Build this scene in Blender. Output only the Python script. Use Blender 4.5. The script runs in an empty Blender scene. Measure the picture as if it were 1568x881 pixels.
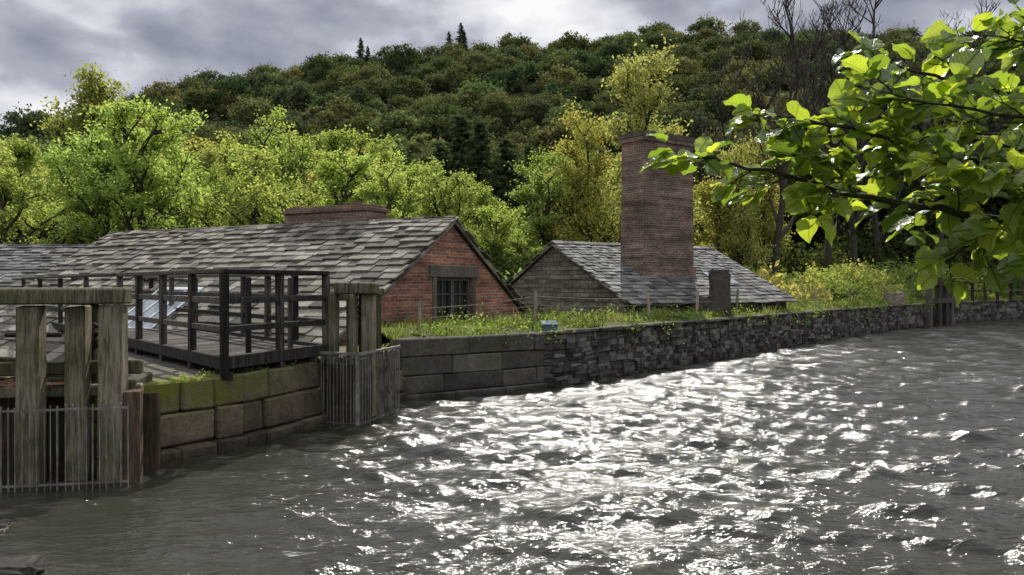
import bpy, math, random
import numpy as np
from mathutils import Vector, Matrix, noise
random.seed(7); RNG=np.random.default_rng(7)
S=bpy.context.scene
COL=S.collection
def R(a,b): return random.uniform(a,b)
# ---------------------------------------------------------------- materials
class NT:
    def __init__(s,name):
        s.m=bpy.data.materials.new(name); s.m.use_nodes=True; s.t=s.m.node_tree; s.t.nodes.clear()
        s.out=s.n('ShaderNodeOutputMaterial')
    def n(s,ty,**k):
        x=s.t.nodes.new(ty)
        for a,b in k.items():
            if a.startswith('i_'): x.inputs[a[2:].replace('_',' ')].default_value=b
            else: setattr(x,a,b)
        return x
    def l(s,a,b): s.t.links.new(a,b)
    def ramp(s,fac,stops):
        r=s.n('ShaderNodeValToRGB'); e=r.color_ramp.elements
        while len(e)<len(stops): e.new(.5)
        for i,(p,c) in enumerate(stops):
            e[i].position=p; e[i].color=(c[0],c[1],c[2],1) if not isinstance(c,(int,float)) else (c,c,c,1)
        s.l(fac,r.inputs[0]); return r.outputs[0]
    def noise(s,vec,scale,detail=5,rough=.6,dist=0):
        x=s.n('ShaderNodeTexNoise'); x.inputs['Scale'].default_value=scale; x.inputs['Detail'].default_value=detail
        x.inputs['Roughness'].default_value=rough; x.inputs['Distortion'].default_value=dist
        if vec is not None: s.l(vec,x.inputs['Vector'])
        return x.outputs['Fac']
    def mix(s,f,a,b,mode='MIX'):
        x=s.n('ShaderNodeMix',data_type='RGBA',blend_type=mode)
        for v,k in ((f,0),(a,6),(b,7)):
            if isinstance(v,(int,float)): x.inputs[k].default_value=v
            elif isinstance(v,tuple): x.inputs[k].default_value=(v[0],v[1],v[2],1)
            else: s.l(v,x.inputs[k])
        return x.outputs[2]
    def math(s,op,a,b=0.):
        x=s.n('ShaderNodeMath',operation=op)
        for i,v in enumerate((a,b)):
            if isinstance(v,(int,float)): x.inputs[i].default_value=v
            else: s.l(v,x.inputs[i])
        return x.outputs[0]
    def pos(s): return s.n('ShaderNodeNewGeometry').outputs['Position']
    def isl(s): return s.n('ShaderNodeNewGeometry').outputs['Random Per Island']
    def stretch(s,vec,sc):
        x=s.n('ShaderNodeMapping'); x.inputs['Scale'].default_value=sc; s.l(vec,x.inputs[0]); return x.outputs[0]
    def bump(s,h,st,d):
        x=s.n('ShaderNodeBump'); x.inputs['Strength'].default_value=st; x.inputs['Distance'].default_value=d; s.l(h,x.inputs['Height']); return x.outputs[0]
    def princ(s,col,rough=.85,nrm=None,spec=.3,metal=0):
        p=s.n('ShaderNodeBsdfPrincipled'); 
        if isinstance(col,tuple): p.inputs['Base Color'].default_value=(*col,1)
        else: s.l(col,p.inputs['Base Color'])
        if isinstance(rough,(int,float)): p.inputs['Roughness'].default_value=rough
        else: s.l(rough,p.inputs['Roughness'])
        p.inputs['Specular IOR Level'].default_value=spec; p.inputs['Metallic'].default_value=metal
        if nrm is not None: s.l(nrm,p.inputs['Normal'])
        s.l(p.outputs[0],s.out.inputs[0]); return s.m

def stone_mat(name,cols,sc=3,island=.5,bumpd=.02,moss=None,rough=.9,spec=.25,wet=None,lichen=None):
    t=NT(name); p=t.pos(); n1=t.noise(p,sc,8,.65); n2=t.noise(p,sc*7,6,.7)
    f=t.math('ADD',t.math('MULTIPLY',n1,1-island*.6),t.math('MULTIPLY',t.isl(),island*.6))
    c=t.ramp(f,[(.22,cols[0]),(.48,cols[1]),(.78,cols[2])])
    c=t.mix(.75,c,t.ramp(n2,[(.3,.45),(.7,1.35)]),'MULTIPLY')
    if lichen:
        ln=t.noise(p,1.1,7,.75); c=t.mix(t.ramp(ln,[(.5,0.),(.66,.75)]),c,lichen)
    if moss:
        zz=t.n('ShaderNodeSeparateXYZ'); t.l(p,zz.inputs[0])
        up=t.math('MULTIPLY',t.math('SUBTRACT',zz.outputs[2],moss[0]),moss[1])
        m=t.math('ADD',t.math('MULTIPLY',t.noise(p,3.2,8,.75),2.6),t.math('SUBTRACT',up,1.55))
        xx=t.math('MULTIPLY',t.math('SUBTRACT',moss[3],zz.outputs[0]),.5)
        xx=t.ramp(xx,[(0,0.),(.6,1.)])
        mm=t.math('MULTIPLY',t.ramp(m,[(.1,0.),(.6,1.)]),xx)
        c=t.mix(mm,c,t.mix(n2,moss[2],(moss[2][0]*.3,moss[2][1]*.35,moss[2][2]*.5)))
    r=rough
    if wet:
        zz=t.n('ShaderNodeSeparateXYZ'); t.l(p,zz.inputs[0])
        w=t.ramp(t.math('ADD',zz.outputs[2],t.math('MULTIPLY',n1,.25)),[(wet,.3),(wet+.3,1.)])
        c=t.mix(1.,c,w,'MULTIPLY')
    h=t.math('ADD',n1,t.math('MULTIPLY',n2,.5))
    return t.princ(c,r,t.bump(h,.9,bumpd),spec)

def brick_mat(name,c1,c2,mort,bw,rh,ms=.01,dark=.5,noise_w=.0):
    t=NT(name); uv=t.n('ShaderNodeTexCoord').outputs['UV']; p=t.pos()
    if noise_w:
        nn=t.n('ShaderNodeTexNoise'); nn.inputs['Scale'].default_value=3; t.l(uv,nn.inputs['Vector'])
        va=t.n('ShaderNodeVectorMath',operation='SCALE'); t.l(nn.outputs['Color'],va.inputs[0]); va.inputs['Scale'].default_value=noise_w
        vb=t.n('ShaderNodeVectorMath',operation='ADD'); t.l(uv,vb.inputs[0]); t.l(va.outputs[0],vb.inputs[1]); uv=vb.outputs[0]
    b=t.n('ShaderNodeTexBrick'); t.l(uv,b.inputs['Vector']); b.inputs['Scale'].default_value=1
    b.inputs['Brick Width'].default_value=bw; b.inputs['Row Height'].default_value=rh; b.inputs['Mortar Size'].default_value=ms
    b.inputs['Mortar Smooth'].default_value=.2; b.inputs['Bias'].default_value=-.1
    b.inputs['Color1'].default_value=(*c1,1); b.inputs['Color2'].default_value=(*c2,1); b.inputs['Mortar'].default_value=(*mort,1)
    n1=t.noise(p,1.1,6,.7); n2=t.noise(p,14,5,.7)
    c=t.mix(.9,b.outputs['Color'],t.ramp(n1,[(.3,dark),(.65,1.25)]),'MULTIPLY')
    st=t.noise(t.stretch(uv,(.35,5,1)),1.0,4,.6)
    c=t.mix(.8,c,t.ramp(st,[(.35,.45),(.62,1.35)]),'MULTIPLY')
    c=t.mix(.7,c,t.ramp(n2,[(.3,.5),(.7,1.4)]),'MULTIPLY')
    h=t.math('ADD',t.math('MULTIPLY',b.outputs['Fac'],-1.),t.math('MULTIPLY',n2,.7))
    return t.princ(c,.9,t.bump(h,.8,.014),.2)

def wood_mat(name,cols,green=None):
    t=NT(name); o=t.n('ShaderNodeTexCoord').outputs['Object']
    n=t.noise(t.stretch(o,(14,14,1.2)),2,7,.75); n1=t.noise(o,1.7,6,.65); 
    f=t.math('ADD',t.math('MULTIPLY',n,.7),t.math('MULTIPLY',t.isl(),.3))
    c=t.ramp(f,[(.32,cols[0]),(.5,cols[1]),(.68,cols[2])])
    if green: c=t.mix(t.ramp(n1,[(.42,0.),(.62,.8)]),c,green)
    c=t.mix(.8,c,t.ramp(n,[(.35,.35),(.5,1.),(.65,1.2)]),'MULTIPLY')
    return t.princ(c,.85,t.bump(n,1.,.02),.2)

def leaf_mat(name,cols,trans,tw=.5,sc=.35,objvar=.5):
    t=NT(name); oi=t.n('ShaderNodeObjectInfo').outputs['Random']; p=t.n('ShaderNodeTexCoord').outputs['Object']
    n=t.noise(p,sc,3,.6)
    f=t.math('ADD',t.math('MULTIPLY',n,.5),t.math('MULTIPLY',t.isl(),.28))
    f=t.math('ADD',f,t.math('MULTIPLY',oi,.22))
    c=t.ramp(f,[(.2,cols[0]),(.5,cols[1]),(.8,cols[2])])
    if objvar: c=t.mix(objvar,c,t.ramp(oi,[(0,(.7,.92,.8)),(.3,(1.2,1.1,.85)),(.6,(.65,.75,.8)),(.85,(1.35,1.1,.9)),(1,(.9,1.15,.95))]),'MULTIPLY')
    d=t.n('ShaderNodeBsdfDiffuse'); t.l(c,d.inputs[0])
    tr=t.n('ShaderNodeBsdfTranslucent'); t.l(t.mix(1.,c,trans,'MULTIPLY'),tr.inputs[0])
    m=t.n('ShaderNodeMixShader'); m.inputs[0].default_value=tw; t.l(d.outputs[0],m.inputs[1]); t.l(tr.outputs[0],m.inputs[2])
    t.l(m.outputs[0],t.out.inputs[0]); return t.m

M={}
M['slate']=stone_mat('stone_slate',[(.062,.054,.044),(.15,.133,.11),(.29,.262,.215)],2.2,1.0,.014,rough=.9,lichen=(.085,.082,.045))
M['slate2']=stone_mat('blue_slate',[(.05,.049,.047),(.115,.112,.106),(.22,.212,.195)],2.2,1.0,.01,rough=.85,lichen=(.08,.076,.055))
M['deck']=stone_mat('roof_deck',[(.015,.015,.013),(.02,.02,.018),(.03,.03,.026)])
M['brick']=brick_mat('red_brick',(.38,.14,.08),(.18,.073,.05),(.28,.24,.19),.235,.078,.012,.45)
M['stack']=brick_mat('sooty_brick',(.23,.13,.09),(.10,.065,.05),(.24,.205,.17),.235,.078,.013,.42)
M['rubble']=brick_mat('rubble_stone',(.20,.175,.13),(.09,.08,.064),(.055,.05,.04),.42,.15,.015,.5,.08)
M['pier']=stone_mat('mossy_sandstone',[(.04,.031,.022),(.11,.083,.054),(.25,.195,.13)],1.8,.5,.06,moss=(.1,1.0,(.20,.21,.025),-3.0),wet=.12)
M['ashlar']=stone_mat('dark_sandstone',[(.035,.03,.026),(.085,.073,.06),(.185,.16,.13)],1.8,.5,.05,wet=.1,lichen=(.075,.08,.035))
M['drystone']=stone_mat('dry_stone',[(.028,.025,.022),(.08,.071,.06),(.20,.18,.15)],3,.9,.03,wet=.08)
M['sand']=stone_mat('dressed_stone',[(.12,.10,.07),(.22,.19,.14),(.34,.3,.23)],3,.3,.01)
M['darkwood']=wood_mat('dark_timber',[(.012,.010,.008),(.038,.032,.026),(.13,.11,.09)])
M['wood']=wood_mat('weathered_timber',[(.03,.024,.016),(.10,.083,.055),(.25,.215,.15)],(.08,.08,.03))
M['fence']=wood_mat('fence_timber',[(.12,.1,.07),(.25,.21,.15),(.4,.35,.26)])
M['redwood']=wood_mat('rust_stained_board',[(.03,.018,.013),(.075,.042,.03),(.13,.085,.06)],(.04,.04,.018))
t=NT('galvanised_bar'); n=t.noise(t.pos(),6,4); M['steel']=t.princ(t.ramp(n,[(.3,(.08,.068,.055)),(.65,(.27,.25,.22))]),.6,None,.4,.2)
t=NT('iron'); n=t.noise(t.pos(),12,4); M['iron']=t.princ(t.ramp(n,[(.3,(.012,.01,.009)),(.7,(.05,.035,.025))]),.6,None,.4,.4)
t=NT('window_glass'); M['glass']=t.princ((.012,.014,.016),.1,None,.5)
t=NT('skylight_glass'); M['skyglass']=t.princ((.20,.235,.26),.35,None,.4)
t=NT('lead'); M['lead']=t.princ((.55,.56,.57),.6,None,.4,.0)
t=NT('box_paint'); M['boxp']=t.princ((.10,.13,.17),.85,None,.15)
t=NT('window_paint'); M['winp']=t.princ(t.ramp(t.noise(t.pos(),9),[(.3,(.03,.03,.024)),(.7,(.11,.11,.09))]),.6)
M['bark']=wood_mat('bark',[(.018,.015,.012),(.045,.038,.028),(.10,.085,.065)],(.045,.047,.022))
M['twig']=wood_mat('twig_bark',[(.025,.021,.017),(.055,.047,.038),(.11,.095,.078)])
G=(1.75,1.65,1.05)
M['leafA']=leaf_mat('leaf_spring_green',[(.08,.125,.036),(.215,.295,.09),(.38,.46,.17)],G,.55)
M['leafB']=leaf_mat('leaf_yellow_green',[(.15,.165,.05),(.33,.34,.12),(.46,.45,.19)],G,.5)
M['leafD']=leaf_mat('leaf_dark_green',[(.022,.033,.014),(.055,.075,.028),(.11,.135,.05)],G,.4)
M['leafH']=leaf_mat('leaf_hillside',[(.030,.042,.024),(.085,.108,.055),(.18,.20,.10)],(1.4,1.35,1.),.35,.25,1.0)  # hill greens greyed in the colour itself, in place of distance haze
M['conif']=leaf_mat('conifer_needles',[(.022,.042,.026),(.05,.08,.042),(.095,.13,.065)],G,.3)
M['grassb']=leaf_mat('grass_blade',[(.05,.07,.022),(.13,.175,.05),(.32,.32,.14)],G,.45,.5,0)
t=NT('ground_soil'); n=t.noise(t.pos(),.6,8,.7); M['ground']=t.princ(t.ramp(n,[(.3,(.018,.022,.010)),(.55,(.04,.05,.018)),(.75,(.07,.075,.03))]),.95,t.bump(n,.6,.2),.1)
t=NT('bank_turf'); n=t.noise(t.pos(),1.8,8,.7); M['turf']=t.princ(t.ramp(n,[(.34,(.05,.042,.026)),(.5,(.075,.085,.028)),(.68,(.15,.15,.06))]),.95,t.bump(n,.8,.08),.1)
t=NT('flower'); M['flower']=t.princ((.7,.7,.6),.7)

# ---------------------------------------------------------------- mesh helpers
def V(*a): return Vector(a)
class MB:
    def __init__(s): s.v=[]; s.f=[]; s.m=[]
    def face(s,pts,mi=0):
        b=len(s.v); s.v+= [tuple(p) for p in pts]; s.f.append(tuple(range(b,b+len(pts)))); s.m.append(mi)
    def box(s,O,a,b,c,mi=0,j=0):
        O,a,b,c=map(Vector,(O,a,b,c)); base=len(s.v)
        for k in range(8):
            p=O+(a if k&1 else V(0,0,0))+(b if k&2 else V(0,0,0))+(c if k&4 else V(0,0,0))
            if j: p=p+V(R(-j,j),R(-j,j),R(-j,j))
            s.v.append(tuple(p))
        q=[(0,2,3,1),(4,5,7,6),(0,1,5,4),(2,6,7,3),(0,4,6,2),(1,3,7,5)]
        if a.cross(b).dot(c)<0: q=[x[::-1] for x in q]
        for x in q: s.f.append(tuple(base+i for i in x)); s.m.append(mi)
    def beam(s,p0,p1,w,h,mi=0,up=(0,0,1),j=0):
        p0,p1,up=Vector(p0),Vector(p1),Vector(up); d=p1-p0
        if abs(d.normalized().dot(up))>.95: up=V(0,1,0)
        a=d.cross(up).normalized()*w; c=a.cross(d).normalized()*h
        s.box(p0-a/2-c/2,d,a,c,mi,j)
    def post(s,x,y,z0,z1,w,d,ang=0,mi=0,j=0):
        a=V(math.cos(ang),math.sin(ang),0)*w; b=V(-math.sin(ang),math.cos(ang),0)*d
        s.box(V(x,y,z0)-a/2-b/2,a,b,V(0,0,z1-z0),mi,j)
    def tube(s,pts,rad,n=6,mi=0,cap=True):
        base=len(s.v); pts=[Vector(p) for p in pts]; N=len(pts); ref=V(.31,.17,.93)
        for i,p in enumerate(pts):
            d=(pts[min(i+1,N-1)]-pts[max(i-1,0)]).normalized()
            if abs(d.dot(ref))>.9: r2=V(1,0,0)
            else: r2=ref
            a=d.cross(r2).normalized(); b=d.cross(a)
            for k in range(n):
                t=2*math.pi*k/n; q=p+(a*math.cos(t)+b*math.sin(t))*rad[i]; s.v.append((q.x,q.y,q.z))
        for i in range(N-1):
            for k in range(n):
                k2=(k+1)%n; s.f.append((base+i*n+k,base+(i+1)*n+k,base+(i+1)*n+k2,base+i*n+k2)); s.m.append(mi)
        if cap: s.f.append(tuple(base+(N-1)*n+k for k in range(n))); s.m.append(mi)
    def obj(s,name,mats,parent=None,smooth=False,bevel=0,uv=True):
        me=bpy.data.meshes.new(name); me.from_pydata(s.v,[],s.f); 
        for m in mats: me.materials.append(m)
        me.polygons.foreach_set('material_index',s.m); me.update()
        if uv: metre_uv(me)
        if smooth: me.polygons.foreach_set('use_smooth',[True]*len(me.polygons))
        o=bpy.data.objects.new(name,me); COL.objects.link(o)
        if parent: o.parent=parent
        if bevel:
            b=o.modifiers.new('bevel','BEVEL'); b.width=bevel; b.segments=1; b.limit_method='ANGLE'
        return o
def metre_uv(me):
    l=me.uv_layers.new(name='UVMap'); 
    for p in me.polygons:
        n=p.normal
        if abs(n.z)>.75: tx,ty=V(1,0,0),V(0,1,0)
        else:
            tx=V(-n.y,n.x,0).normalized(); ty=V(0,0,1)
        for li in p.loop_indices:
            co=me.vertices[me.loops[li].vertex_index].co; l.data[li].uv=(co.dot(tx),co.dot(ty))
def np_mesh(name,v,f,mi,mats,smooth=None):
    me=bpy.data.meshes.new(name); v=np.asarray(v,np.float32); f=np.asarray(f,np.int32); k=f.shape[1]
    me.vertices.add(len(v)); me.vertices.foreach_set('co',v.ravel()); me.loops.add(f.size); me.loops.foreach_set('vertex_index',f.ravel())
    me.polygons.add(len(f)); me.polygons.foreach_set('loop_start',np.arange(0,f.size,k,dtype=np.int32))
    for m in mats: me.materials.append(m)
    if mi is not None: me.polygons.foreach_set('material_index',np.asarray(mi,np.int32))
    if smooth: me.polygons.foreach_set('use_smooth',np.ones(len(f),bool))
    me.update(calc_edges=True); me.validate(); return me
def link(name,me,loc=(0,0,0),rot=0,sc=(1,1,1),parent=None):
    o=bpy.data.objects.new(name,me); COL.objects.link(o); o.location=loc; o.rotation_euler=(0,0,rot); o.scale=sc
    if parent: o.parent=parent
    return o
def empty(name):
    o=bpy.data.objects.new(name,None); COL.objects.link(o); o.empty_display_size=.3; return o
def quads(c,size,rng,flat=0.):
    n=len(c); a=rng.normal(size=(n,3)); a[:,2]*=(1-flat*.6); a/=np.linalg.norm(a,axis=1)[:,None]
    b=rng.normal(size=(n,3)); b[:,2]*=(1-flat); b-=a*np.sum(a*b,1)[:,None]; b/=np.linalg.norm(b,axis=1)[:,None]
    s=size*rng.uniform(.6,1.25,(n,1)); L=a*s; W=b*s*.62
    v=np.stack([c-L*.5,c+W*.5-L*.05,c+L*.5,c-W*.5+L*.05],1).reshape(-1,3)
    f=np.arange(n*4).reshape(-1,4); return v,f

# ---------------------------------------------------------------- world, sun, camera
SUN_AZ,SUN_EL=math.radians(8),math.radians(46)
w=bpy.data.worlds.new('World'); S.world=w; w.use_nodes=True; nt=w.node_tree; nt.nodes.clear()
out=nt.nodes.new('ShaderNodeOutputWorld'); bg=nt.nodes.new('ShaderNodeBackground'); bg.inputs[1].default_value=.14
sky=nt.nodes.new('ShaderNodeTexSky'); sky.sky_type='NISHITA'; sky.sun_disc=False; sky.sun_elevation=SUN_EL; sky.sun_rotation=SUN_AZ
tc=nt.nodes.new('ShaderNodeTexCoord'); mp=nt.nodes.new('ShaderNodeMapping'); mp.inputs['Scale'].default_value=(1,1,2.0)
mp.inputs['Location'].default_value=(.35,.1,.2)
nt.links.new(tc.outputs['Generated'],mp.inputs[0])
def wn(scale,detail,dist):
    x=nt.nodes.new('ShaderNodeTexNoise'); x.inputs['Scale'].default_value=scale; x.inputs['Detail'].default_value=detail; x.inputs['Roughness'].default_value=.5
    x.inputs['Distortion'].default_value=dist; nt.links.new(mp.outputs[0],x.inputs['Vector']); return x.outputs['Fac']
def wr(fac,stops):
    r=nt.nodes.new('ShaderNodeValToRGB'); e=r.color_ramp.elements
    while len(e)<len(stops): e.new(.5)
    for i,(p,c) in enumerate(stops): e[i].position=p; e[i].color=(*c,1)
    nt.links.new(fac,r.inputs[0]); return r.outputs[0]
cover=wr(wn(2.2,7,.0),[(.26,(0,0,0)),(.40,(1,1,1))])
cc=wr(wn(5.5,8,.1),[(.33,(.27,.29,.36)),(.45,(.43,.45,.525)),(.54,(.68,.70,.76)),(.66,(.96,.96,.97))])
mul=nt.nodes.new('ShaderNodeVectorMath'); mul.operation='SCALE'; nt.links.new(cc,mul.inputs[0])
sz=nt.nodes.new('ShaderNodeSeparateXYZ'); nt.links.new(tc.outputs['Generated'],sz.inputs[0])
mr=nt.nodes.new('ShaderNodeMapRange'); mr.inputs['From Min'].default_value=.33; mr.inputs['From Max'].default_value=.75; mr.inputs['To Min'].default_value=7.2; mr.inputs['To Max'].default_value=15.  # clouds made brighter overhead, out of view, as added fill light
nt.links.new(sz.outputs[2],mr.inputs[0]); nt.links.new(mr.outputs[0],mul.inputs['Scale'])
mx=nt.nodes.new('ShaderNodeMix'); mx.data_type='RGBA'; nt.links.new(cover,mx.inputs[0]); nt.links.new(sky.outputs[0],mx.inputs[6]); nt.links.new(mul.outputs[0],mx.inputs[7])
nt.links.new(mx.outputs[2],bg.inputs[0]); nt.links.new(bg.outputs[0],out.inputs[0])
sd=bpy.data.lights.new('sun','SUN'); sd.energy=5; sd.angle=math.radians(.5); sd.color=(1,.95,.88)
so=bpy.data.objects.new('sun',sd); COL.objects.link(so)
dirv=V(math.sin(SUN_AZ)*math.cos(SUN_EL),math.cos(SUN_AZ)*math.cos(SUN_EL),math.sin(SUN_EL))
so.rotation_euler=dirv.to_track_quat('Z','Y').to_euler(); so.location=dirv*200
cd=bpy.data.cameras.new('camera'); cam=bpy.data.objects.new('camera',cd); COL.objects.link(cam); S.camera=cam
cam.location=(0,0,2.2); cam.rotation_euler=(math.radians(89.75),0,0); cd.lens=28.7; cd.sensor_width=36; cd.clip_end=3000; cd.clip_start=.05
S.view_settings.view_transform='Standard'; S.view_settings.look='None'; S.view_settings.exposure=0

# ---------------------------------------------------------------- pond outline
WALL=[(-2.1,15.3),(.92,17.5),(3.57,20.7),(6.04,23.9),(9.34,28.06),(13.8,33.5),(20.2,41),(33.2,52.9),(62,72)]
POND=[(-14,2.5),(-14,8.0),(-7.2,8.35),(-4.2,8.95),(-4.43,9.9),(-3.64,11.0),(-2.96,12.8),(-2.34,12.5),(-1.94,13.96)]+WALL+[(70,2.5)]
def poly_at(P,s):
    for i in range(len(P)-1):
        a=Vector(P[i]); b=Vector(P[i+1]); L=(b-a).length
        if s<=L or i==len(P)-2:
            d=(b-a)/L; return a+d*s, d
        s-=L
def smooth_poly(P,n=6):
    out=[]
    Q=[Vector(p) for p in P]
    for i in range(len(Q)-1):
        p0=Q[max(i-1,0)];p1=Q[i];p2=Q[i+1];p3=Q[min(i+2,len(Q)-1)]
        for k in range(n):
            t=k/n; out.append(.5*((2*p1)+(p2-p0)*t+(2*p0-5*p1+4*p2-p3)*t*t+(3*p1-p0-3*p2+p3)*t**3))
    out.append(Q[-1]); return [tuple(p) for p in out]
WL=smooth_poly(WALL)
LEN=sum((Vector(WL[i+1])-Vector(WL[i])).length for i in range(len(WL)-1))
def inside(x,y,P):
    r=np.zeros(x.shape,bool); n=len(P)
    for i in range(n):
        x1,y1=P[i]; x2,y2=P[(i+1)%n]
        c=((y1>y)!=(y2>y))&(x<(x2-x1)*(y-y1)/((y2-y1) if y2!=y1 else 1e-9)+x1); r^=c
    return r
# ---------------------------------------------------------------- terrain
def sst(a,b,x): 
    t=np.clip((x-a)/(b-a),0,1); return t*t*(3-2*t)
HX=np.array([-600,-300,-245,-215,-183,-150,-127,-93,-46,18,60,220,400,700]); HZ=np.array([8,10,18,28,46,68,78,84,90,96,99,100,90,60])
def terrain(x,y):
    s=(x+2.1)*-.729+(y-15.3)*.685
    k=np.maximum(sst(5,28,s),sst(11,17,x)*sst(.4,2.5,s))
    h=-1.2+2.4*k
    h=np.where(y<5,np.maximum(h,-1.2+1.6*(1-sst(2.2,4.5,y))),h)
    prof=sst(95,360,y)*.35+np.clip((y-130)/220,0,1)*.65
    h=h+np.interp(x,HX,HZ)*prof*np.where(y>360,1-.3*sst(360,800,y),1)
    return h
gx=np.concatenate([np.linspace(-900,-80,60),np.arange(-78,80,1.5),np.linspace(82,900,60)]); gy=np.concatenate([np.linspace(-60,0,12),np.arange(1,80,1.2),np.linspace(82,900,150)])
X,Y=np.meshgrid(gx,gy); Z=terrain(X,Y)+RNG.normal(size=X.shape)*.05
nx_,ny_=len(gx),len(gy); idx=np.arange(nx_*ny_).reshape(ny_,nx_)
F=np.stack([idx[:-1,:-1],idx[:-1,1:],idx[1:,1:],idx[1:,:-1]],-1).reshape(-1,4)
link('ground',np_mesh('ground',np.stack([X,Y,Z],-1).reshape(-1,3),F,None,[M['ground']],True))
# ---------------------------------------------------------------- water
nr,na=950,900
r=2.6*np.power(95/2.6,np.linspace(0,1,nr)); a=np.linspace(-1.0,.95,na)
RR,AA=np.meshgrid(r,a,indexing='ij'); X=RR*np.sin(AA); Y=RR*np.cos(AA); Z=np.zeros_like(X)
sp=RR*.0039
for i in range(140):
    lam=float(np.exp(RNG.uniform(np.log(.11),np.log(1.7)))); th=RNG.normal(-.14,.45); k=2*math.pi/lam
    dx,dy=math.sin(th),-math.cos(th); ph=RNG.uniform(0,6.28)
    env=np.clip(.6+.9*np.sin(X*RNG.uniform(-.8,.8)+Y*RNG.uniform(-.8,.8)+RNG.uniform(0,6)),0,2)
    amp=.055 if .2<lam<.8 else .030
    Z+=np.clip((lam/sp-2.5)/2.5,0,1)*amp/k*env*np.sin(k*(dx*X+dy*Y)+ph+.9*np.sin(.9*X+.7*Y*RNG.uniform(.6,1.3)))
calm=.35+.65*sst(0,4,(X+4.8)+ (Y-9)*.2)
Z*=calm
Z=Z+ .45*np.abs(Z)
ins=inside(X,Y,POND)
for ox,oy in ((.3,0),(-.3,0),(0,.3),(0,-.3)): ins|=inside(X+ox,Y+oy,POND)
idx=np.arange(nr*na).reshape(nr,na)
F=np.stack([idx[:-1,:-1],idx[1:,:-1],idx[1:,1:],idx[:-1,1:]],-1).reshape(-1,4)[:,::-1]
F=F[ins.ravel()[F].all(1)]
used=np.unique(F); mp_=np.full(nr*na,-1); mp_[used]=np.arange(len(used))
t=NT('pond_water'); p=t.pos()
b1=t.noise(t.stretch(p,(1,2.4,1)),5.5,4,.55,.2)
col=t.ramp(t.noise(p,.25,3),[(.35,(.026,.025,.015)),(.7,(.038,.038,.027))])
t.princ(col,.105,t.bump(b1,1.,.04),.5); t.m.node_tree.nodes['Principled BSDF'].inputs['IOR'].default_value=1.38
link('water',np_mesh('water',np.stack([X,Y,Z],-1).reshape(-1,3)[used],mp_[F],None,[t.m],True))

# ---------------------------------------------------------------- dam wall
def wall_course(mb,s0,s1,z0,z1,lmin,lmax,depth,j,out=.0,P=WL,gap=.008):
    s=s0
    while s<s1:
        L=min(R(lmin,lmax),s1-s+.02)
        p,d=poly_at(P,s); q,_=poly_at(P,s+L-gap); dd=(q-p); n=V(-d.y,d.x)
        o=R(-j,j)+out
        mb.box(V(p.x-n.x*o,p.y-n.y*o,z0),V(dd.x,dd.y,0),V(n.x,n.y,0)*depth,V(0,0,z1-z0-gap),0,j*.35)
        s+=L
dam=empty('dam_wall')
mb=MB()
for z0,z1,o in ((-.6,.12,.10),(.12,.46,.06),(.46,.82,.03),(.82,1.17,.05)): wall_course(mb,0,3.4,z0,z1,.9,1.7,.5,.025,o)
mb.obj('ashlar_blocks',[M['ashlar']],dam,bevel=.022)
mb=MB(); s=3.4
while s<LEN-1:
    z=-.3; seg=R(1.2,2.0)*(1 if s<30 else 2.2); top=1.13+R(-.05,.05)
    while z<top:
        hh=R(.06,.15) if s<30 else R(.12,.2)
        wall_course(mb,s,min(s+seg,LEN-.1),z,min(z+hh,top+.03),.14*(1 if s<30 else 2),.42*(1 if s<30 else 1.6),.4,.045,(.62-z)*.10)
        z+=hh
    s+=seg
mb.obj('dry_stones',[M['drystone']],dam,bevel=.012)
mb=MB()
for i in range(len(WL)-1):
    a,b=Vector(WL[i]),Vector(WL[i+1]); n=V(-(b-a).y,(b-a).x).normalized()*.16
    mb.box((a.x+n.x,a.y+n.y,-1.2),((b-a).x,(b-a).y,0),(n.x*2.2,n.y*2.2,0),(0,0,2.26),0)
mb.obj('wall_core',[M['deck']],dam)
mb=MB()
wall_course(mb,3.4,LEN-1,1.12,1.2,.3,.9,.4,.05,.03)
mb.obj('coping_stones',[M['ashlar']],dam,bevel=.015)
def bank_z(o,x,y):
    return np.interp(o,[0,.3,.9,1.7,2.6,3.6,4.6],[1.05,1.14,1.25,1.32,1.2,.6,-.6])
offs=[.18,.4,.7,1.0,1.4,1.8,2.2,2.7,3.2,3.8,4.6]
vs=[];fs=[]; ns=160
for i in range(ns+1):
    s=i/ns*(LEN-1); p,d=poly_at(WL,s); p2,d2=poly_at(WL,min(s+1.5,LEN-.01)); p0,d0=poly_at(WL,max(s-1.5,0)); dd=(d+d2+d0).normalized(); n=V(-dd.y,dd.x)
    for o in offs:
        q=Vector((p.x+n.x*o,p.y+n.y*o)); z=bank_z(o,0,0)+.07*noise.noise((q.x*.9,q.y*.9,0))*min(1,o)
        vs.append((q.x,q.y,z))
K=len(offs)
for i in range(ns):
    for k in range(K-1): fs.append((i*K+k,(i+1)*K+k,(i+1)*K+k+1,i*K+k+1))
link('grass_bank',np_mesh('grass_bank',vs,fs,None,[M['turf']],True))
def bank_pt(s,o):
    p,d=poly_at(WL,s); return p.x-d.y*o,p.y+d.x*o,float(bank_z(o,0,0))
bv=[]; nb=46000
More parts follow.
